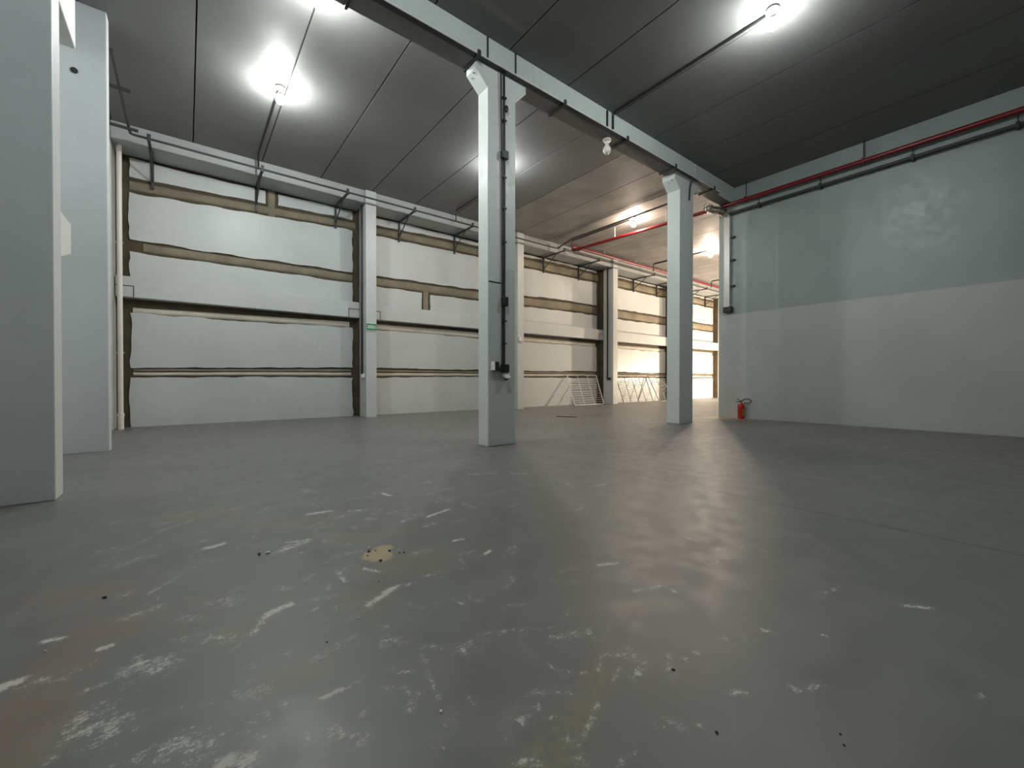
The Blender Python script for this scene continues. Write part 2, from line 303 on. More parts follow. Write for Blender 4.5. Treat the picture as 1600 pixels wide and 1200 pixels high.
def build_floor():
    xs = np.concatenate([np.arange(-1.75, -0.8, .08), np.arange(-0.8, 3.2, .016), np.arange(3.2, 6.9, .045), np.arange(6.9, 14.2, .12), np.linspace(14.3, 34, 24)])
    ys = np.concatenate([np.linspace(-6, -0.2, 14), np.arange(0.0, 3.4, .016), np.arange(3.4, 6.0, .03), np.arange(6.0, 14.05, .12), [14.1]])
    X, Y = np.meshgrid(xs, ys); nx, ny = len(xs), len(ys)
    chalk = np.zeros_like(X); brown = np.zeros_like(X); olive = np.zeros_like(X); beige = np.zeros_like(X)
    rng = np.random.RandomState(3)
    def seg(x0, y0, x1, y1, wd, s, arr):
        dx, dy = x1 - x0, y1 - y0; L2 = dx * dx + dy * dy + 1e-9
        t = np.clip(((X - x0) * dx + (Y - y0) * dy) / L2, 0, 1)
        d = np.hypot(X - x0 - t * dx, Y - y0 - t * dy)
        np.maximum(arr, s * np.clip(1.25 - d / wd, 0, 1), out=arr)
    for mk in MARKS:
        x0, y0, x1, y1, wd, s = mk
        seg(x0, y0, x1, y1, max(wd, .018) * .8, s * (1.12 if s >= .9 else .92), chalk)
    # many fainter shoe scuffs over the trodden area
    for k in range(230):
        cx, cy = rng.uniform(-.55, 3.0), rng.uniform(.7, 4.6)
        if cx > 1.6 and rng.rand() < .65: continue
        a = rng.normal(.35, .6); L = rng.uniform(.04, .2)
        seg(cx, cy, cx + L * math.cos(a), cy + L * math.sin(a), rng.uniform(.02, .05), rng.uniform(.22, .55), chalk)
    def blob(cx, cy, rx, ry, a, s, arr):
        u = (X - cx) * math.cos(a) + (Y - cy) * math.sin(a); v = -(X - cx) * math.sin(a) + (Y - cy) * math.cos(a)
        d = np.sqrt((u / rx) ** 2 + (v / ry) ** 2)
        np.maximum(arr, s * np.clip(1.6 - 1.1 * d, 0, 1), out=arr)
    for b in [(.1, 4.45, .34, .16, -.4, .8), (.65, 3.75, .45, .13, -.6, .65), (1.05, 3.1, .4, .16, -.4, .5), (1.1, 2.45, .35, .2, -.2, .55),
              (.72, 2.2, .16, .25, 0, .55), (.33, 1.8, .17, .12, 0, .8), (1.24, 1.06, .16, .06, .45, .9), (1.06, .98, .2, .06, .4, .9),
              (.86, .93, .2, .09, .2, .9), (-.36, 1.95, .09, .09, 0, .6), (0.0, 2.6, .2, .3, .2, .4), (.2, 2.3, .15, .12, 0, .6), (.5, 1.5, .3, .3, 0, .3)]: blob(*b, olive)
    for b in [(-.45, 3.2, .28, .14, -.3, .55), (-.33, 2.66, .14, .12, 0, .8), (-.42, 2.42, .14, .16, 0, .75), (-.46, 2.1, .16, .24, 0, .9),
              (-.22, 2.6, .06, .08, 0, .8), (-.38, 3.0, .2, .3, 0, .35), (-.55, 1.9, .2, .2, 0, .7)]: blob(*b, brown)
    for b in [(.99, 2.71, .10, .105, .2, 1.0), (1.06, 2.8, .07, .06, 0, .9)]: blob(*b, beige)
    # warm light spill past the right wall's free end, painted in beige
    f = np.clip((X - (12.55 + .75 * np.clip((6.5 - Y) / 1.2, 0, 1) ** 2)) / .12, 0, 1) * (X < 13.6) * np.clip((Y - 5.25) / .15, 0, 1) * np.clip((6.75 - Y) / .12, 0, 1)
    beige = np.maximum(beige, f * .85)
    verts = np.stack([X.ravel(), Y.ravel(), np.zeros(nx * ny)], 1)
    idx = np.arange(nx * ny).reshape(ny, nx)
    faces = np.stack([idx[:-1, :-1].ravel(), idx[:-1, 1:].ravel(), idx[1:, 1:].ravel(), idx[1:, :-1].ravel()], 1)
    me = bpy.data.meshes.new('floor'); me.from_pydata(verts.tolist(), [], faces.tolist())
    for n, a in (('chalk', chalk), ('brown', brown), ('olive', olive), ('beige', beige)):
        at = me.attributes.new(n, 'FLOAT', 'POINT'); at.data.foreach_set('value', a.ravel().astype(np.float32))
    me.materials.append(M['floor'])
    o = bpy.data.objects.new('floor', me); C.objects.link(o)
    return tag(o, 'grey painted concrete floor with dusty footprints', None, None, 'structure')
build_floor()

# ------------------------------------------------------------------ ceiling: precast planks
ceil = box('ceiling', -1.75, 34, -6, 14.1, ZC + 0.05, ZC + 0.2, 'gap')
tag(ceil, 'grey precast concrete plank ceiling', None, None, 'structure')
XJ = [-1.75 + 0.0] + [0.15 + 1.487 * k for k in range(-1, 23)] + [34]
XJ = sorted(set(round(x, 3) for x in XJ if -1.75 <= x <= 34))
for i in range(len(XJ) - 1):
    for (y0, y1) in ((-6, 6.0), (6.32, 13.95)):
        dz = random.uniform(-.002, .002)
        box('plank', XJ[i] + .012, XJ[i + 1] - .012, y0, y1, ZC + dz, ZC + .06, 'ceil_glow' if y0 > 0 and XJ[i] > 9.0 else 'ceil', ceil, .002)

# ------------------------------------------------------------------ walls
def wob(seed):
    r = random.Random(seed); ph = [(r.uniform(.5, 1.6), r.uniform(0, 6.3), r.uniform(.3, 1)) for _ in range(2)] + \
        [(r.uniform(3, 8), r.uniform(0, 6.3), r.uniform(.2, .6)) for _ in range(3)] + [(r.uniform(11, 22), r.uniform(0, 6.3), r.uniform(.1, .25)) for _ in range(2)]
    return lambda t: sum(a * math.sin(f * t + p) for f, p, a in ph) / 2.0
BX = [-1, 4, 7.8, 14.7, 30]
BZ = {'a1': [6.17, 6.37, 6.47, 6.56, 6.56], 'a0': [5.80, 6.03, 6.06, 6.02, 6.02], 'b1': [4.65, 4.67, 4.73, 4.93, 4.93], 'b0': [4.33, 4.33, 4.31, 4.40, 4.40],
      'c1': [3.0, 3.10, 3.12, 3.08, 3.08], 'c0': [2.81, 2.87, 2.84, 2.83, 2.83], 'd1': [1.48, 1.57, 1.57, 1.60, 1.60], 'd0': [1.24, 1.26, 1.27, 1.30, 1.30]}
def bz(k, x): return float(np.interp(x, BX, BZ[k]))
wall_back = box('wall_back', -1.75, 34, YB + .045, YB + .3, 0, ZC, 'brown')
tag(wall_back, 'back wall of white panels with bare brown mortar joints', None, None, 'structure')
seedc = [100]
def panel(x0, x1, zlo, zhi, amp=.03):
    """white panel with a ragged trowelled outline; zlo / zhi are functions of x"""
    seedc[0] += 4; s = seedc[0]; w0, w1, w2, w3 = (wob(s + i) for i in range(4))
    n = max(6, int((x1 - x0) / .09)); poly = []
    flat = zlo(0) == 0 and zlo(5) == 0
    for i in range(n + 1):
        x = x0 + (x1 - x0) * i / n; poly.append((x, zlo(x) + (0 if flat else amp * w0(x))))
    m = max(2, int((zhi(x1) - zlo(x1)) / .14))
    for i in range(1, m):
        z = zlo(x1) + (zhi(x1) - zlo(x1)) * i / m; poly.append((x1 + amp * w1(z * 2), z))
    for i in range(n + 1):
        x = x1 - (x1 - x0) * i / n; poly.append((x, zhi(x) + amp * w2(x)))
    m = max(2, int((zhi(x0) - zlo(x0)) / .14))
    for i in range(1, m):
        z = zhi(x0) - (zhi(x0) - zlo(x0)) * i / m; poly.append((x0 + amp * w3(z * 2), z))
    return prism('panel', poly, 'Y', YB, YB + .05, 'panel', wall_back)
def strip(x0, x1, klo, khi, frac, mat, prot=.035, off=0.0):
    """rounded mortar bed running along a joint"""
    bm = bmesh.new(); n = max(4, int((x1 - x0) / .25)); seedc[0] += 1; w_ = wob(seedc[0]); K = 6; rows = []
    for i in range(n + 1):
        x = x0 + (x1 - x0) * i / n; lo, hi = klo(x), khi(x); c = (lo + hi) / 2 + off * (hi - lo) + .008 * w_(x); h = (hi - lo) * frac / 2
        rows.append([bm.verts.new((x, YB + .046 - prot * math.sin(math.pi * k / K), c - h * math.cos(math.pi * k / K))) for k in range(K + 1)])
    for a, b in zip(rows, rows[1:]):
        for k in range(K): bm.faces.new((a[k], b[k], b[k + 1], a[k + 1]))
    bm.faces.new(rows[0]); bm.faces.new(rows[-1])
    return link('mortar_bed', bm, mat, wall_back, True)
def vstrip(xc, wd, z0, z1, mat):
    bm = bmesh.new(); K = 6; rows = []; seedc[0] += 1; w_ = wob(seedc[0])
    for i in range(9):
        z = z0 + (z1 - z0) * i / 8
        rows.append([bm.verts.new((xc + .006 * w_(z) - wd / 2 * math.cos(math.pi * k / K), YB + .046 - .035 * math.sin(math.pi * k / K), z)) for k in range(K + 1)])
    for a, b in zip(rows, rows[1:]):
        for k in range(K): bm.faces.new((a[k], b[k], b[k + 1], a[k + 1]))
    bm.faces.new(rows[0]); bm.faces.new(rows[-1])
    return link('mortar_bed', bm, mat, wall_back, True)
F = {k: (lambda x, k=k: bz(k, x)) for k in BZ}
BAYS = [(-1.10, 4.27), (4.80, 10.36), (10.86, 16.22), (16.92, 22.35), (22.95, 28.0), (28.6, 33.9)]
ZU = 6.70
for bi, (x0, x1) in enumerate(BAYS):
    panel(x0, x1, lambda x: 0.0, F['d0'])
    panel(x0, x1, F['d1'], F['c0'])
    if bi == 1:
        panel(x0, 6.72, lambda x: 3.3, F['b0']); panel(7.06, x1, lambda x: 3.3, F['b0']); vstrip(6.89, .2, 3.2, 4.4, 'seal')
    else:
        panel(x0, x1, lambda x: 3.3, F['b0'])
    panel(x0, x1, F['b1'], F['a0'])
    if bi == 0:  # top panels stop short: the dark strip left stands in for eaves shade
        panel(x0, 1.82, F['a1'], lambda x: ZU - .06); panel(2.14, x1, F['a1'], lambda x: ZU - .06); vstrip(1.98, .19, 5.95, ZU, 'seal')
    else:
        panel(x0, x1, F['a1'], lambda x: ZU - .06)
    pale = 'seal_pale'
    strip(x0 - .05 if bi else x0, x1 + .1, F['a0'], F['a1'], .58, 'seal')
    strip(x0 - .05 if bi else x0 + .25, x1 + .0, F['b0'], F['b1'], .64, 'seal')
    strip(x0 + .05, x1 - .1, F['c0'], F['c1'], .80, pale, .05, -.06)
    strip(x0 + .05, x1 - .05, F['d0'], F['d1'], .34, pale, .04, -.16)
    strip(x0 + .05, x1 - .05, F['d0'], F['d1'], .26, 'seal', .04, .2)
    if bi < 4: vstrip(x1 + .17, .12, 0.02, 6.6, 'brown')

wl = box('wall_left', -1.95, -1.75, -6, 14.1, 0, ZC, 'column'); tag(wl, 'grey left wall behind the columns', None, None, 'structure')
wr = box('wall_right', XR, XR + .24, -6, 6.47, 0, ZC, 'rightwall', None, .01); tag(wr, 'two-tone right wall, grey above and paler below', None, None, 'structure')
wf = box('wall_far', 34, 34.2, -6, 14.1, 0, ZC, 'panel'); tag(wf, 'far end wall', None, None, 'structure')
wn = box('wall_near', -1.75, 34, -6.2, -6, 0, ZC, 'column'); tag(wn, 'wall behind the viewer', None, None, 'structure')

# ------------------------------------------------------------------ main columns and beam
def main_column(x0, x1, y0, y1, label, extra=False):
    t = thing('concrete_column', ((x0 + x1) / 2, (y0 + y1) / 2, 0), label, 'column', 'columns under the roof beam')
    bm = bbox(bmesh.new(), x0, x1, y0, y1, 0, 6.60, .012)
    link('shaft', bm, 'column', t)
    for s, xa in ((-1, x0), (1, x1)):
        c = prism('corbel', [(xa - s * .02, 6.22), (xa + s * .25, 6.47), (xa + s * .25, 6.60), (xa - s * .02, 6.60)], 'Y', y0 + .002, y1 - .002, 'column', t, .006)
        if s < 0:
            for (yy, zz, rr) in ((.1, 6.43, .014), (.19, 6.40, .012)):
                d = Vector((-.25, 0, .25)).normalized()
                px = xa - .02 - .25 * ((zz - 6.22 - .0) / .25)
                lathe('bolt_hole', [(rr, -.004), (rr, .006)], (0, 0, 0), 'gap', c, 10).matrix_local = Matrix.Translation((px, y0 + yy, zz - .0)) @ Matrix.Rotation(R(-45), 4, 'Y')
    return t
col1 = main_column(4.135, 4.745, 6.0, 6.30, 'large near grey concrete column carrying the black conduit and socket')
box('touch_up_patch', 4.16, 4.425, 5.9985, 6.002, 0.01, 2.87, 'column_touch', col1)
box('touch_up_patch', 4.425, 4.73, 5.9985, 6.002, 0.01, 3.16, 'column_touch', col1)
box('scored_line', 4.150, 4.425, 5.996, 6.002, 2.87, 2.895, 'black', col1)
col2 = main_column(10.35, 11.03, 6.05, 6.42, 'farther plain grey concrete column near the end of the right wall')

# roof beam: separate precast lengths bearing on the columns
beam = thing('roof_beam', (6, 6.16, 6.6), 'grey precast roof beam crossing overhead above the two free-standing columns', 'beam')
segs = [(-1.75, -1.5), (-1.49, 4.125), (4.14, 4.74), (4.755, 10.33), (10.345, 11.02), (11.035, 13.355)]
for a, b in segs:
    box('beam_length', a, b, 6.0, 6.32, 6.60, ZC, 'beam', beam, .008)
for a, b in ((-1.49, 3.88), (4.99, 10.09), (11.28, 13.35)):
    box('bare_soffit', a, b, 6.004, 6.318, 6.596, 6.602, 'ceil', beam)
for xg in (4.1325, 4.7475):
    box('joint_gap', xg - .02, xg + .02, 5.997, 6.02, 6.72, ZC, 'gap', beam)

# left columns with corbels, standing in line
def left_column(y0, y1, label, corb):
    t = thing('side_column', (-1.37, (y0 + y1) / 2, 0), label, 'column', 'columns along the left wall')
    box('shaft', -1.75, -1.0, y0, y1, 0, ZC, 'side_column', t, .012)
    if corb:
        prism('corbel', [(y1 - .02, 2.40), (y1 + .46, 2.54), (y1 + .46, 2.87), (y1 - .02, 2.87)], 'X', -1.45, -1.0, 'column', t, .008)
        prism('corbel', [(y1 - .02, 4.98), (y1 + .78, 4.98), (y1 + .78, 5.75), (y1 - .02, 5.75)], 'X', -1.45, -1.0, 'column', t, .008)
    return t
lc1 = left_column(5.85, 6.16, 'nearest dark grey column at the left with a bright side and corbels', True)
lc2 = left_column(9.39, 9.63, 'second grey column at the left, beside the white downpipe', False)
for (xx, zz, rr) in ((-1.37, 6.0, .045), (-1.42, 6.5, .018)):
    lathe('bolt_hole', [(rr, -.012), (rr, .012)], (xx, 9.388, zz), 'gap', lc2, 12, 'Y')

# columns of the back wall
WC = [(4.42, 4.75), (10.47, 10.80), (16.45, 16.80), (22.5, 22.85), (28.2, 28.55)]
WL = ['white wall column with the green exit sign', 'white wall column just right of the large near column', 'shaded wall column beside the leaning wire fence', 'wall column hidden behind the farther free column', 'farthest wall column by the free end of the right wall']
for (a, b), l in zip(WC, WL):
    t = thing('wall_column', ((a + b) / 2, 13.5, 0), l, 'column', 'columns of the back wall')
    box('shaft', a, b, 13.1, YB + .04, 0, ZC, 'panel', t, .01)
    box('bare_mortar', a - .014, a + .005, 13.70, YB + .04, 0, ZU, 'brown', t)
t = thing('corner_column', (-1.45, 13.6, 0), 'narrow pale corner column behind the white downpipe', 'column')
box('shaft', -1.75, -1.36, 13.25, YB + .04, 0, ZC, 'panel', t, .01)

# eaves beam over the back wall and ledge beams between the wall columns
edges = [-1.36] + [v for ab in WC for v in ab] + [33.9]
spans = [(edges[i] + .005, edges[i + 1] - .005) for i in range(0, len(edges), 2)]
eb = thing('eaves_beam', (10, 13.5, ZU), 'pale grey beam along the top of the back wall under the ceiling', 'beam')
names = ['left end bay', 'bay with the exit sign on its left', 'bay with the first leaning wire fence', 'warm lit bay with the second wire fence', 'brightly lit bay by the right wall', 'hidden bay']
for i, (a, b) in enumerate(spans):
    box('beam_length', a, b, 13.17, YB + .02, ZU, ZC, 'eaves', eb, .008)
    if i > 4: continue
    lb = thing('ledge_beam', ((a + b) / 2, 13.75, 3.17), 'white mid-height ledge beam on the back wall, ' + names[i], 'beam', 'ledge beams on the back wall')
    box('ledge', a + .01, b - .01, 13.70, YB + .04, 3.18, 3.68, 'panel', lb, .012)
    for xe, s in ((a, 1), (b, -1)):
        xa, xb = sorted((xe + s * .012, xe + s * .34))
        box('seat_outline', xa, xb, 13.692, 13.702, 3.44, 3.458, 'darkgrey', lb)
        xm = xe + s * .34
        box('seat_outline', xm - .009, xm + .009, 13.692, 13.702, 3.185, 3.458, 'darkgrey', lb)

# ------------------------------------------------------------------ lamps
def lamp(x, y, ztop, state, label, drop=0.0):
    t = thing('bulb_lamp', (x, y, ztop), label, 'lamp', 'bare bulb lamps')
    if drop: tube('stem', [(x, y, ztop), (x, y, ztop - drop)], .012, 'black', t)
    z = ztop - drop
    lathe('ceiling_rose', [(.045, 0), (.095, -.012), (.095, -.035), (.05, -.055), (.042, -.12)], (x, y, z), 'porcelain', t, 20)
    b = lathe('bulb', [(.030, -.11), (.040, -.14), (.062, -.17), (.078, -.196)], (x, y, z), 'porcelain', t, 20)
    lathe('diffuser', [(.079, -.195), (.087, -.221), (.089, -.25), (.079, -.292), (.052, -.325), (.018, -.338)], (x, y, z), 'whiteplastic' if state == 'off' else state, b, 20)
    return t
L1 = lamp(1.52, 9.60, ZC, 'cool', 'lit bare bulb on the ceiling in front of the back wall, left')
L2 = lamp(1.58, 6.78, ZC, 'cool_dim', 'lit bare bulb on the ceiling at the top edge of view')
L3 = lamp(7.42, 2.75, ZC, 'cool_dim', 'lit bare bulb on the ceiling at upper right')
L4 = lamp(12.9, 9.35, ZC, 'warm', 'lit warm bulb beside the red pipe, left of the farther free column')
L5 = lamp(18.8, 9.5, ZC, 'warm_far', 'lit warm bulb farthest away beside the right wall end')
L8 = lamp(1.50, 2.75, ZC, 'cool_dim', 'lit bulb on the ceiling above the viewer')
L6 = lamp(6.80, 9.35, ZC, 'cool_dim', 'lit bulb hidden behind the large near column')
L7 = lamp(24.8, 9.4, ZC, 'warm_far', 'lit warm bulb hidden behind the right wall')
lamp(7.48, 6.14, 6.58, 'off', 'unlit white bulb hanging under the roof beam between the two columns')

# ------------------------------------------------------------------ cable tray under the beam
ct = thing('cable_tray', (6, 5.94, 6.6), 'perforated steel cable tray along the lower edge of the roof beam', 'cable tray')
box('tray_floor', -1.7, 12.25, 5.885, 5.992, 6.602, 6.606, 'darkgrey', ct)
box('front_rail', -1.7, 12.25, 5.875, 5.886, 6.598, 6.624, 'bright_rail', ct)
bm = bmesh.new()
for i in range(116):
    x = -1.6 + i * .12
    if x > 12.2: break
    bbox(bm, x, x + .05, 5.9875, 5.995, 6.62, 6.70)
tag(link('slots', bm, 'darkgrey', ct), kind='stuff')
box('back_rail', -1.7, 6.6, 5.99, 5.996, 6.605, 6.72, 'galv', ct)
box('cable', -1.7, 12.2, 5.90, 5.98, 6.607, 6.625, 'black', ct)
for x in (-.2, 1.85, 3.87, 5.89, 7.87, 9.85, 11.85):
    b = box('bracket', x - .022, x + .022, 5.86, 6.34, 6.565, 6.598, 'darkgrey', ct)
    box('bracket_tip', x - .028, x + .028, 5.85, 5.88, 6.55, 6.66, 'darkgrey', b)

# ------------------------------------------------------------------ conduits
def conduit(label, paths, rad=.018, mat='black', clips=()):
    p0 = Vector(paths[0][0]); t = thing('conduit', p0, label, 'conduit', 'electrical conduits')
    for p in paths: tube('pipe', round_path(p, .09), rad, mat, t, 8)
    for c in clips:
        box('clip', c[0] - .03, c[0] + .03, c[1] - .03, c[1] + .03, c[2] - .02, c[2] + .02, mat, t)
    return t
YT = 12.72; ZT = 6.70
conduit('long grey conduit along the brackets of the back wall', [[(-.98, 9.7, ZT), (-.98, YT, ZT), (12.22, YT, ZT)]], .028, 'darkgrey')
conduit('grey conduit along the brackets in the warm lit far bays', [[(13.3, YT, ZT), (33, YT, ZT)]], .028, 'darkgrey')
conduit('black ceiling conduit from the left lit bulb to the back wall', [[(1.50, 9.71, ZC - .03), (1.50, YT, ZC - .03), (1.50, YT, ZT + .03)]], .022)
conduit('black ceiling conduit emerging behind the large near column', [[(7.42, 9.55, ZC - .03), (7.42, YT, ZC - .03), (7.42, YT, ZT + .03)]], .022)
conduit('black ceiling conduit from the upper right bulb to the roof beam', [[(7.45, 2.87, ZC - .03), (7.48, 5.97, ZC - .03), (7.48, 5.97, 6.73)], [(7.30, 5.985, ZC - .03), (7.30, 5.985, 6.73)]], .022)
conduit('grey conduit beside the red pipe near the warm bulb', [[(12.45, 6.5, ZC - .16), (12.45, 12.0, ZC - .16), (12.3, YT, ZT)], [(12.85, 9.5, ZC - .05), (12.85, 12.4, ZC - .05), (12.85, 12.4, ZT)]], .03, 'darkgrey', [(12.45, y, ZC - .16) for y in (7, 8.5, 10, 11.5)])
conduit('grey bent conduit from the farthest bulb to the back wall', [[(18.75, 9.63, ZC - .03), (18.75, 12.4, ZC - .03), (18.75, 12.4, ZT)]], .03, 'darkgrey')
conduit('grey bent conduit at the last bay by the right wall', [[(24.7, 9.5, ZC - .03), (24.7, 12.4, ZC - .03), (24.7, 12.4, ZT)]], .03, 'darkgrey')
# stub cable on the second column
t = thing('cable_end', (10.77, 6.02, 6.3), 'short black cable end hanging on the farther free column', 'cable')
tube('cable', round_path([(10.8, 5.97, 6.56), (10.8, 6.02, 6.40), (10.78, 6.03, 6.05)], .1), .022, 'black', t)

# conduit, boxes and sockets on the near column
t = thing('column_conduit', (4.45, 5.97, 1.2), 'black conduit with switch boxes running down the near column', 'conduit')
tube('pipe', [(4.455, 5.965, 6.60), (4.465, 5.965, 5.2), (4.465, 5.965, 1.40)], .021, 'black', t)
tube('pipe', round_path([(4.39, 5.97, 6.60), (4.40, 5.975, 6.1), (4.425, 5.975, 5.2), (4.43, 5.98, 2.9), (4.43, 5.98, 1.42)], .3), .014, 'darkgrey', t)
box('junction_box', 4.40, 4.53, 5.915, 6.0, 5.08, 5.22, 'darkgrey', t, .01)
box('junction_box', 4.415, 4.515, 5.90, 6.0, 2.47, 2.64, 'black', t, .015)
box('outlet_box', 4.40, 4.52, 5.88, 6.0, 1.30, 1.44, 'black', t, .012)
box('outlet_arm', 4.25, 4.41, 5.90, 5.985, 1.32, 1.39, 'black', t, .01)
sb = box('switch_box', 4.21, 4.30, 5.89, 6.0, 1.34, 1.48, 'black', t, .008)
box('switch_plate', 4.188, 4.212, 5.885, 6.0, 1.33, 1.485, 'whiteplastic', sb, .006)
for z in (6.15, 5.75, 4.75, 4.2, 3.6, 2.2, 1.8): box('clip', 4.425, 4.505, 5.94, 6.0, z, z + .025, 'black', t)
lathe('weight', [(.01, .06), (.035, .03), (.04, -.02), (.02, -.06)], (4.50, 5.95, 5.98), 'black', t, 12)
so = thing('socket', (4.48, 5.93, 1.24), 'white angled plug socket under the black box on the near column', 'socket')
prism('shell', [(5.99, 1.30), (5.93, 1.30), (5.84, 1.20), (5.86, 1.185), (5.99, 1.23)], 'X', 4.42, 4.53, 'whiteplastic', so, .006)
lathe('plug', [(.035, 0), (.04, -.03), (.028, -.075)], (4.475, 5.92, 1.235), 'black', so, 14)

# vertical conduits by wall columns
for (x, zb, l) in ((4.375, 1.30, 'black conduit with white socket beside the exit sign column'), (16.36, 1.25, 'black conduit beside the shaded wall column')):
    t = thing('wall_conduit', (x, 13.38, zb), l, 'conduit', 'drop conduits by wall columns')
    tube('pipe', [(x, 13.38, 6.68), (x, 13.38, zb)], .034, 'black', t, 8)
    box('socket_box', x - .05, x + .04, 13.2, 13.36, zb - .06, zb + .06, 'whiteplastic' if x < 5 else 'black', t, .01)
t = thing('wall_socket', (10.55, 13.06, 2.8), 'small white box on the wall column right of the near column', 'socket')
box('body', 10.49, 10.66, 13.03, 13.1, 2.73, 2.9, 'whiteplastic', t, .01); box('cover', 10.505, 10.645, 13.022, 13.03, 2.745, 2.885, 'whiteplastic', t)

# exit sign
t = thing('exit_sign', (4.59, 13.08, 2.85), 'green and white exit sign reading SAÍDA on a wall column', 'sign')
box('plate', 4.435, 4.735, 13.078, 13.0995, 2.72, 2.96, 'green', t)
box('border', 4.435, 4.735, 13.0765, 13.079, 2.945, 2.962, 'signwhite', t)
box('border', 4.435, 4.735, 13.0765, 13.079, 2.715, 2.728, 'signwhite', t)
box('stripe', 4.445, 4.725, 13.0765, 13.079, 2.792, 2.802, 'signwhite', t)
fc = bpy.data.curves.new('lettering', 'FONT'); fc.body = 'SAÍDA'; fc.size = .105; fc.align_x = 'CENTER'; fc.extrude = .0015; fc.offset = .002
fo = bpy.data.objects.new('lettering_tmp', fc); C.objects.link(fo)
bpy.context.view_layer.update()
me = bpy.data.meshes.new_from_object(fo.evaluated_get(bpy.context.evaluated_depsgraph_get()))
bpy.data.objects.remove(fo, do_unlink=True)
me.materials.clear(); me.materials.append(M['signwhite'])
lo = bpy.data.objects.new('lettering', me); C.objects.link(lo); lo.parent = t
lo.matrix_local = Matrix.Translation((-.005, -.0035, -.035)) @ Matrix.Rotation(R(90), 4, 'X') @ Matrix.Diagonal((.86, 1.0, 1, 1))

# ------------------------------------------------------------------ wall brackets
def wall_bracket(x, label, tipy=12.62):
    t = thing('wall_bracket', (x, 13.9, 6.0), label, 'bracket', 'steel brackets on the back wall')
    box('leg', x - .028, x + .028, 13.885, YB - .002, 5.98, 6.67, 'darkgrey', t)
    box('arm', x - .028, x + .028, tipy, YB - .002, 6.625, 6.672, 'darkgrey', t)
    bm = bmesh.new(); a = Vector((x, 13.1, 6.63)); b = Vector((x, 13.9, 6.15))
    btube(bm, [a, b], .020, 6); link('strut', bm, 'darkgrey', t)
    box('tip', x - .035, x + .035, tipy - .015, tipy + .02, 6.60, 6.76, 'darkgrey', t)
for x, l in ((-.66, 'dark steel bracket at the left end beside the white downpipe'), (1.58, 'dark steel bracket under the left lit bulb conduit'), (3.74, 'dark steel bracket just left of the exit sign column'),
             (5.85, 'dark steel bracket right of the exit sign column'), (8.05, 'dark steel bracket seen left of the large near column'), (12.62, 'dark steel bracket over the bay of the white leaning fence, left one'),
             (14.9, 'dark steel bracket over the bay of the white leaning fence, right one'), (19.2, 'steel bracket in the warm lit bay, left one'), (21.4, 'steel bracket in the warm lit bay, right one'), (24.6, 'steel bracket beside the right wall end, left one'), (26.9, 'steel bracket beside the right wall end, right one')):
    wall_bracket(x, l)
for y, l in ((10.75, 'steel arm on the left wall nearer the second column'), (12.35, 'steel arm on the left wall by the corner')):
    t = thing('support_bracket', (-1.2, y, 6.65), l, 'bracket', 'steel arms on the left wall')
    box('arm', -1.75, -.82, y - .025, y + .025, 6.62, 6.668, 'darkgrey', t); box('leg', -1.75, -1.70, y - .025, y + .025, 6.1, 6.66, 'darkgrey', t)

# ------------------------------------------------------------------ pipes
t = thing('fire_pipe', (13.2, 6, 6.56), 'red fire water pipe along the right wall and across to the back wall', 'pipe')
tube('pipe', round_path([(13.18, -5.9, 6.56), (13.18, 6.5, 6.56), (13.12, 12.62, 6.74), (13.12, 12.62, 6.93), (33.5, 12.62, 6.93)], .08), .058, 'red', t, 14)
for y in (6.75, 12.3): lathe('coupling', [(.075, -.06), (.078, -.05), (.078, .05), (.075, .06)], (13.15, y, 6.56 + (y - 6.5) * .0294 if y > 6.5 else 6.56), 'red', t, 16, 'Y')
for y in (-2.2, 2.85, 5.6):
    h = tube('hanger', [(13.22, y, 6.6), (13.22, y, ZC)], .012, 'darkgrey', t, 6)
    box('hanger_strap', 13.11, 13.25, y - .018, y + .018, 6.492, 6.63, 'red', h)
for x in (15.2, 17.6, 20, 22.4, 24.8): tube('hanger', [(x, 12.62, 6.95), (x, 12.62, ZC)], .012, 'wire', t, 6)
for y in (8.2, 10.4): tube('hanger', [(13.15, y, 6.66), (13.15, y, ZC)], .014, 'wire', t, 6)
t = thing('wall_pipe', (13.22, 3, 6.3), 'dark grey conduit hung below the red pipe on the right wall', 'pipe')
tube('pipe', [(13.24, -5.9, 6.30), (13.24, 6.1, 6.30)], .04, 'darkgrey', t, 12)
for y in (.42, 1.97, 3.75, 5.25):
    h = box('clamp', 13.18, 13.36, y - .03, y + .03, 6.235, 6.36, 'black', t, .008)
    tube('rod', [(13.24, y, 6.34), (13.24, y, 6.52)], .01, 'black', h, 6)
# vertical duct at the end of the right wall
t = thing('cable_duct', (13.28, 6.16, 3.3), 'pale vertical cable duct with black end box on the right wall end', 'cable duct')
box('duct_body', 13.25, XR - .001, 6.08, 6.27, 3.42, 6.42, 'alu', t, .01)
box('duct_seam', 13.246, 13.251, 6.085, 6.092, 3.42, 6.42, 'darkgrey', t)
box('end_box', 13.20, XR - .001, 6.02, 6.27, 3.27, 3.44, 'black', t, .02)
for z in (4.05, 4.85, 5.55): box('clip', 13.27, XR - .001, 5.96, 6.08, z, z + .05, 'black', t, .006)
rr = random.Random(4)
pts = round_path([(12.85, 6.66, 6.62), (12.85, 6.46, 6.44), (13.04, 6.25, 6.40), (13.22, 6.17, 6.28)], .15, 8)
fine = []
for a, b in zip(pts, pts[1:]):
    for k in range(3): fine.append(a.lerp(b, k / 3))
tube('foil_elbow', fine, .1, 'foil', t, 14, lambda i: .105 + (.022 if i % 2 else -.008) + rr.uniform(-.015, .015))

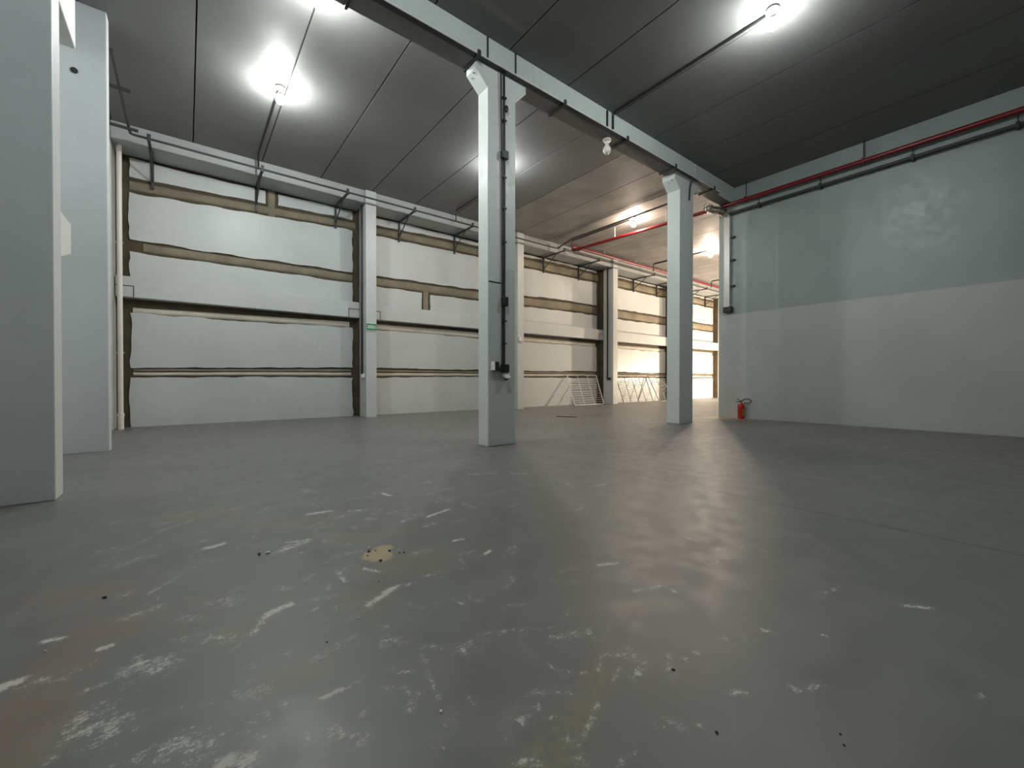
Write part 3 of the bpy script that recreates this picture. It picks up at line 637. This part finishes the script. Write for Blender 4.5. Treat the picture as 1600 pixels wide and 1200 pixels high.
# white downpipe at the left corner
t = thing('downpipe', (-1.26, 13.5, 0), 'white plastic downpipe in the left corner of the back wall', 'pipe')
tube('pipe', [(-1.24, 13.48, .32), (-1.24, 13.48, 7.0)], .05, 'pvc', t, 16)
tube('pipe_foot', [(-1.24, 13.48, 0.0), (-1.24, 13.48, .33)], .058, 'pvc', t, 16)
lathe('collar', [(.05, -.04), (.066, -.035), (.066, .035), (.05, .04)], (-1.24, 13.48, .34), 'pvc', t, 16)
lathe('collar', [(.05, -.05), (.064, -.045), (.064, .045), (.05, .05)], (-1.24, 13.48, 6.9), 'pvc', t, 16)
for z in (1.8, 4.4): box('strap', -1.31, -1.17, 13.47, 13.55, z, z + .03, 'galv', t)

# ------------------------------------------------------------------ fire extinguisher
ex, ey = 13.22, 5.72
t = thing('fire_extinguisher', (ex, ey, 0), 'red fire extinguisher with black hose standing against the right wall', 'extinguisher')
lathe('foot_ring', [(.086, 0), (.09, .004), (.09, .03), (.086, .034)], (ex, ey, 0), 'redext', t, 24)
lathe('cylinder', [(.03, .02), (.088, .03), (.092, .045), (.092, .385), (.086, .415), (.062, .445), (.032, .462), (.026, .475)], (ex, ey, 0), 'redext', t, 28)
lathe('neck', [(.026, .465), (.034, .472), (.034, .495), (.022, .50), (.022, .53)], (ex, ey, 0), 'galv', t, 16)
v = box('valve', ex - .025, ex + .025, ey - .03, ey + .03, .505, .545, 'black', t, .008)
tube('lever', [(ex - .01, ey + .02, .535), (ex - .03, ey + .10, .60)], .011, 'black', t, 8)
tube('carry_handle', [(ex - .01, ey + .02, .51), (ex - .03, ey + .14, .505)], .012, 'darkgrey', t, 8)
hp = [(ex, ey - .02, .53), (ex - .02, ey - .08, .58), (ex - .03, ey - .17, .605), (ex - .03, ey - .26, .59), (ex - .03, ey - .30, .545), (ex - .03, ey - .26, .49), (ex - .02, ey - .18, .475), (ex - .01, ey - .10, .475)]
def smooth_path(P, n=6):
    P = [Vector(p) for p in P]; out = []
    for i in range(len(P) - 1):
        p0, p1, p2, p3 = P[max(i - 1, 0)], P[i], P[i + 1], P[min(i + 2, len(P) - 1)]
        for k in range(n):
            s = k / n
            out.append(.5 * ((2 * p1) + (p2 - p0) * s + (2 * p0 - 5 * p1 + 4 * p2 - p3) * s * s + (3 * p1 - p0 - 3 * p2 + p3) * s ** 3))
    out.append(P[-1]); return out
tube('hose', smooth_path(hp), .014, 'black', t, 10)
bm = bmesh.new(); lab = []
for k in range(9):
    a = R(-150 + 60 * k / 8 + 12); lab.append((ex + .0932 * math.cos(a), ey + .0932 * math.sin(a)))
lo_ = [bm.verts.new((x, y, .09)) for x, y in lab]; hi_ = [bm.verts.new((x, y, .30)) for x, y in lab]
for k in range(8): bm.faces.new((lo_[k], lo_[k + 1], hi_[k + 1], hi_[k]))
bmesh.ops.solidify(bm, geom=bm.faces[:], thickness=-.001)
link('label', bm, 'yellow', t)

# ------------------------------------------------------------------ wire panels leaning on the back wall
def wire_panel(x0, x1, ups, label, mat, ht=1.42, nw=12, foot=13.42):
    t = thing('wire_fence', ((x0 + x1) / 2, foot, 0), label, 'fence', 'wire fences leaning on the back wall')
    top = Vector((0, YB - .03, ht)); bot = Vector((0, foot, .02))
    def P(x, s): p = bot.lerp(top, s); return (x, p.y, p.z)
    for x in (x0, x1): tube('side_rail', [P(x, 0), P(x, 1)], .024, mat, t, 6)
    tube('bottom_rail', [P(x0, 0), P(x1, 0)], .024, mat, t, 6); tube('top_rail', [P(x0, 1), P(x1, 1)], .02, mat, t, 6)
    for i in range(1, ups): x = x0 + (x1 - x0) * i / ups; tube('upright', [P(x, 0), P(x, 1)], .016, mat, t, 6)
    for i in range(1, nw): tube('wire', [P(x0, i / nw * .9), P(x1, i / nw * .9)], .009, mat, t, 5)
wire_panel(14.1, 16.15, 3, 'white wire fence leaning beside the shaded wall column', 'wire')
wire_panel(17.7, 20.3, 4, 'wire fence leaning in the warm lit bay, left one', 'wiredark', 1.38)
wire_panel(20.55, 22.6, 3, 'wire fence leaning in the warm lit bay, partly behind the farther free column', 'wiredark', 1.42, 12, 13.2)
for (x, l) in ((23.6, 'small bent wire stand on the floor in the brightest bay, left one'), (24.35, 'small bent wire stand on the floor in the brightest bay, right one')):
    t = thing('wire_stand', (x, 13.3, 0), l, 'wire stand', 'small wire stands')
    tube('bar', [(x, 13.6, .78), (x + .95, 13.3, .38)], .016, 'wiredark', t, 6)
    tube('leg', [(x + .95, 13.3, .38), (x + .45, 13.1, .015)], .016, 'wiredark', t, 6)
    tube('brace', [(x + .25, 13.5, .38), (x + .95, 13.3, .38)], .012, 'wiredark', t, 6)
    tube('leg', [(x, 13.6, .78), (x + .1, 13.75, .015)], .016, 'wiredark', t, 6)

# floodlight on a tripod behind the end of the right wall, washing the last bay
t = thing('work_lamp', (26.5, 8.9, 0), 'warm globe work lamp on a tripod hidden behind the right wall', 'lamp')
for a in (90, 210, 330): tube('leg', [(26.5, 8.9, .75), (26.5 + .45 * math.cos(R(a)), 8.9 + .45 * math.sin(R(a)), .01)], .016, 'black', t, 6)
tube('pole', [(26.5, 8.9, .7), (26.5, 8.9, 1.25)], .018, 'black', t, 8)
hb = lathe('socket_head', [(.03, 0), (.05, .02), (.05, .09), (.04, .1)], (26.5, 8.9, 1.24), 'black', t, 16)
lathe('globe', [(.03, 0), (.09, .03), (.125, .08), (.14, .14), (.125, .20), (.09, .25), (.03, .28)], (26.5, 8.9, 1.34), 'flood', t, 20)

# ------------------------------------------------------------------ loose bits on the floor
t = thing('wood_strip', (9.47, 9.4, 0), 'thin dark strip of wood lying on the far floor', 'strip')
bm = bbox(bmesh.new(), -.3, .3, -.025, .025, 0, .02); o = link('strip', bm, 'wood', None); o.parent = t; o.rotation_euler = (0, 0, R(-62))
bm = bbox(bmesh.new(), -.02, .12, -.02, .02, .0, .018); o = link('splinter', bm, 'wood', None); o.parent = t; o.rotation_euler = (0, 0, R(-52)); o.location = (.12, -.2, 0)
def chunk(name, x, y, s, mat, label, cat, group, flat=.5):
    r = random.Random(int(x * 1000 + y * 77)); bm = bmesh.new()
    bmesh.ops.create_icosphere(bm, subdivisions=1, radius=1)
    for v in bm.verts:
        v.co *= r.uniform(.7, 1.2); v.co.x *= s * r.uniform(.9, 1.1); v.co.y *= s * .75; v.co.z = max(v.co.z, -.8) * s * flat
    zmin = min(v.co.z for v in bm.verts)
    for v in bm.verts: v.co.z -= zmin
    bmesh.ops.rotate(bm, verts=bm.verts[:], cent=(0, 0, 0), matrix=Matrix.Rotation(r.uniform(0, 6), 3, 'Z'))
    o = link(name, bm, mat); o.location = (x, y, 0)
    return tag(o, label, cat, group)
chunk('plaster_chip', .69, 1.29, .0085, 'chip', 'largest white plaster chip lying at the front of the floor', 'chip', 'plaster chips on the floor')
for (x, y, sz, l) in ((.65, 2.04, .007, 'small white chip on the floor below the white shoe print near the tan patch'), (.98, 2.86, .012, 'white chip at the upper left edge of the tan bare patch'),
                     (.42, 3.19, .016, 'white chip beside a dark crumb, left of the tan bare patch'), (-.48, 2.61, .006, 'leftmost small white chip, on the reddish stained floor'),
                     (1.62, .91, .007, 'small white chip right of the olive floor stain, beside a round dark crumb'), (1.40, 1.0, .006, 'small white chip at the right edge of the olive floor stain'),
                     (2.26, .62, .006, 'rightmost small white chip on the clean grey floor')):
    chunk('plaster_chip', x, y, sz, 'chip', l, 'chip', 'plaster chips on the floor')
for (x, y, s) in ((.97, 2.61, .013), (1.07, 2.72, .013), (1.11, 2.65, .007), (1.14, 2.64, .009), (.93, 2.74, .008), (.96, 2.80, .012), (1.0, 2.79, .008)):
    chunk('dark_grit', x, y, s, 'grit', 'dark crumb lying on the tan bare patch of floor', 'crumb', 'crumbs on the tan patch')
for (x, y, sz, l) in ((.37, 3.2, .014, 'dark crumb beside a white chip, left of the tan bare patch'), (.48, 1.94, .006, 'small dark crumb below and left of the tan bare patch'),
                     (1.52, .91, .008, 'round dark crumb right of the olive floor stain'), (1.67, .41, .005, 'upper of two close dark crumbs at the lower right'), (1.63, .39, .005, 'lower of two close dark crumbs at the lower right'),
                     (-.35, 3.06, .012, 'leftmost dark crumb, on the brown stained floor'), (.86, 2.35, .006, 'small dark crumb just in front of the tan bare patch'), (1.36, .66, .007, 'thin dark crumb near the bottom edge right of centre')):
    chunk('dark_grit', x, y, sz, 'grit', l, 'crumb', 'crumbs on the grey floor')
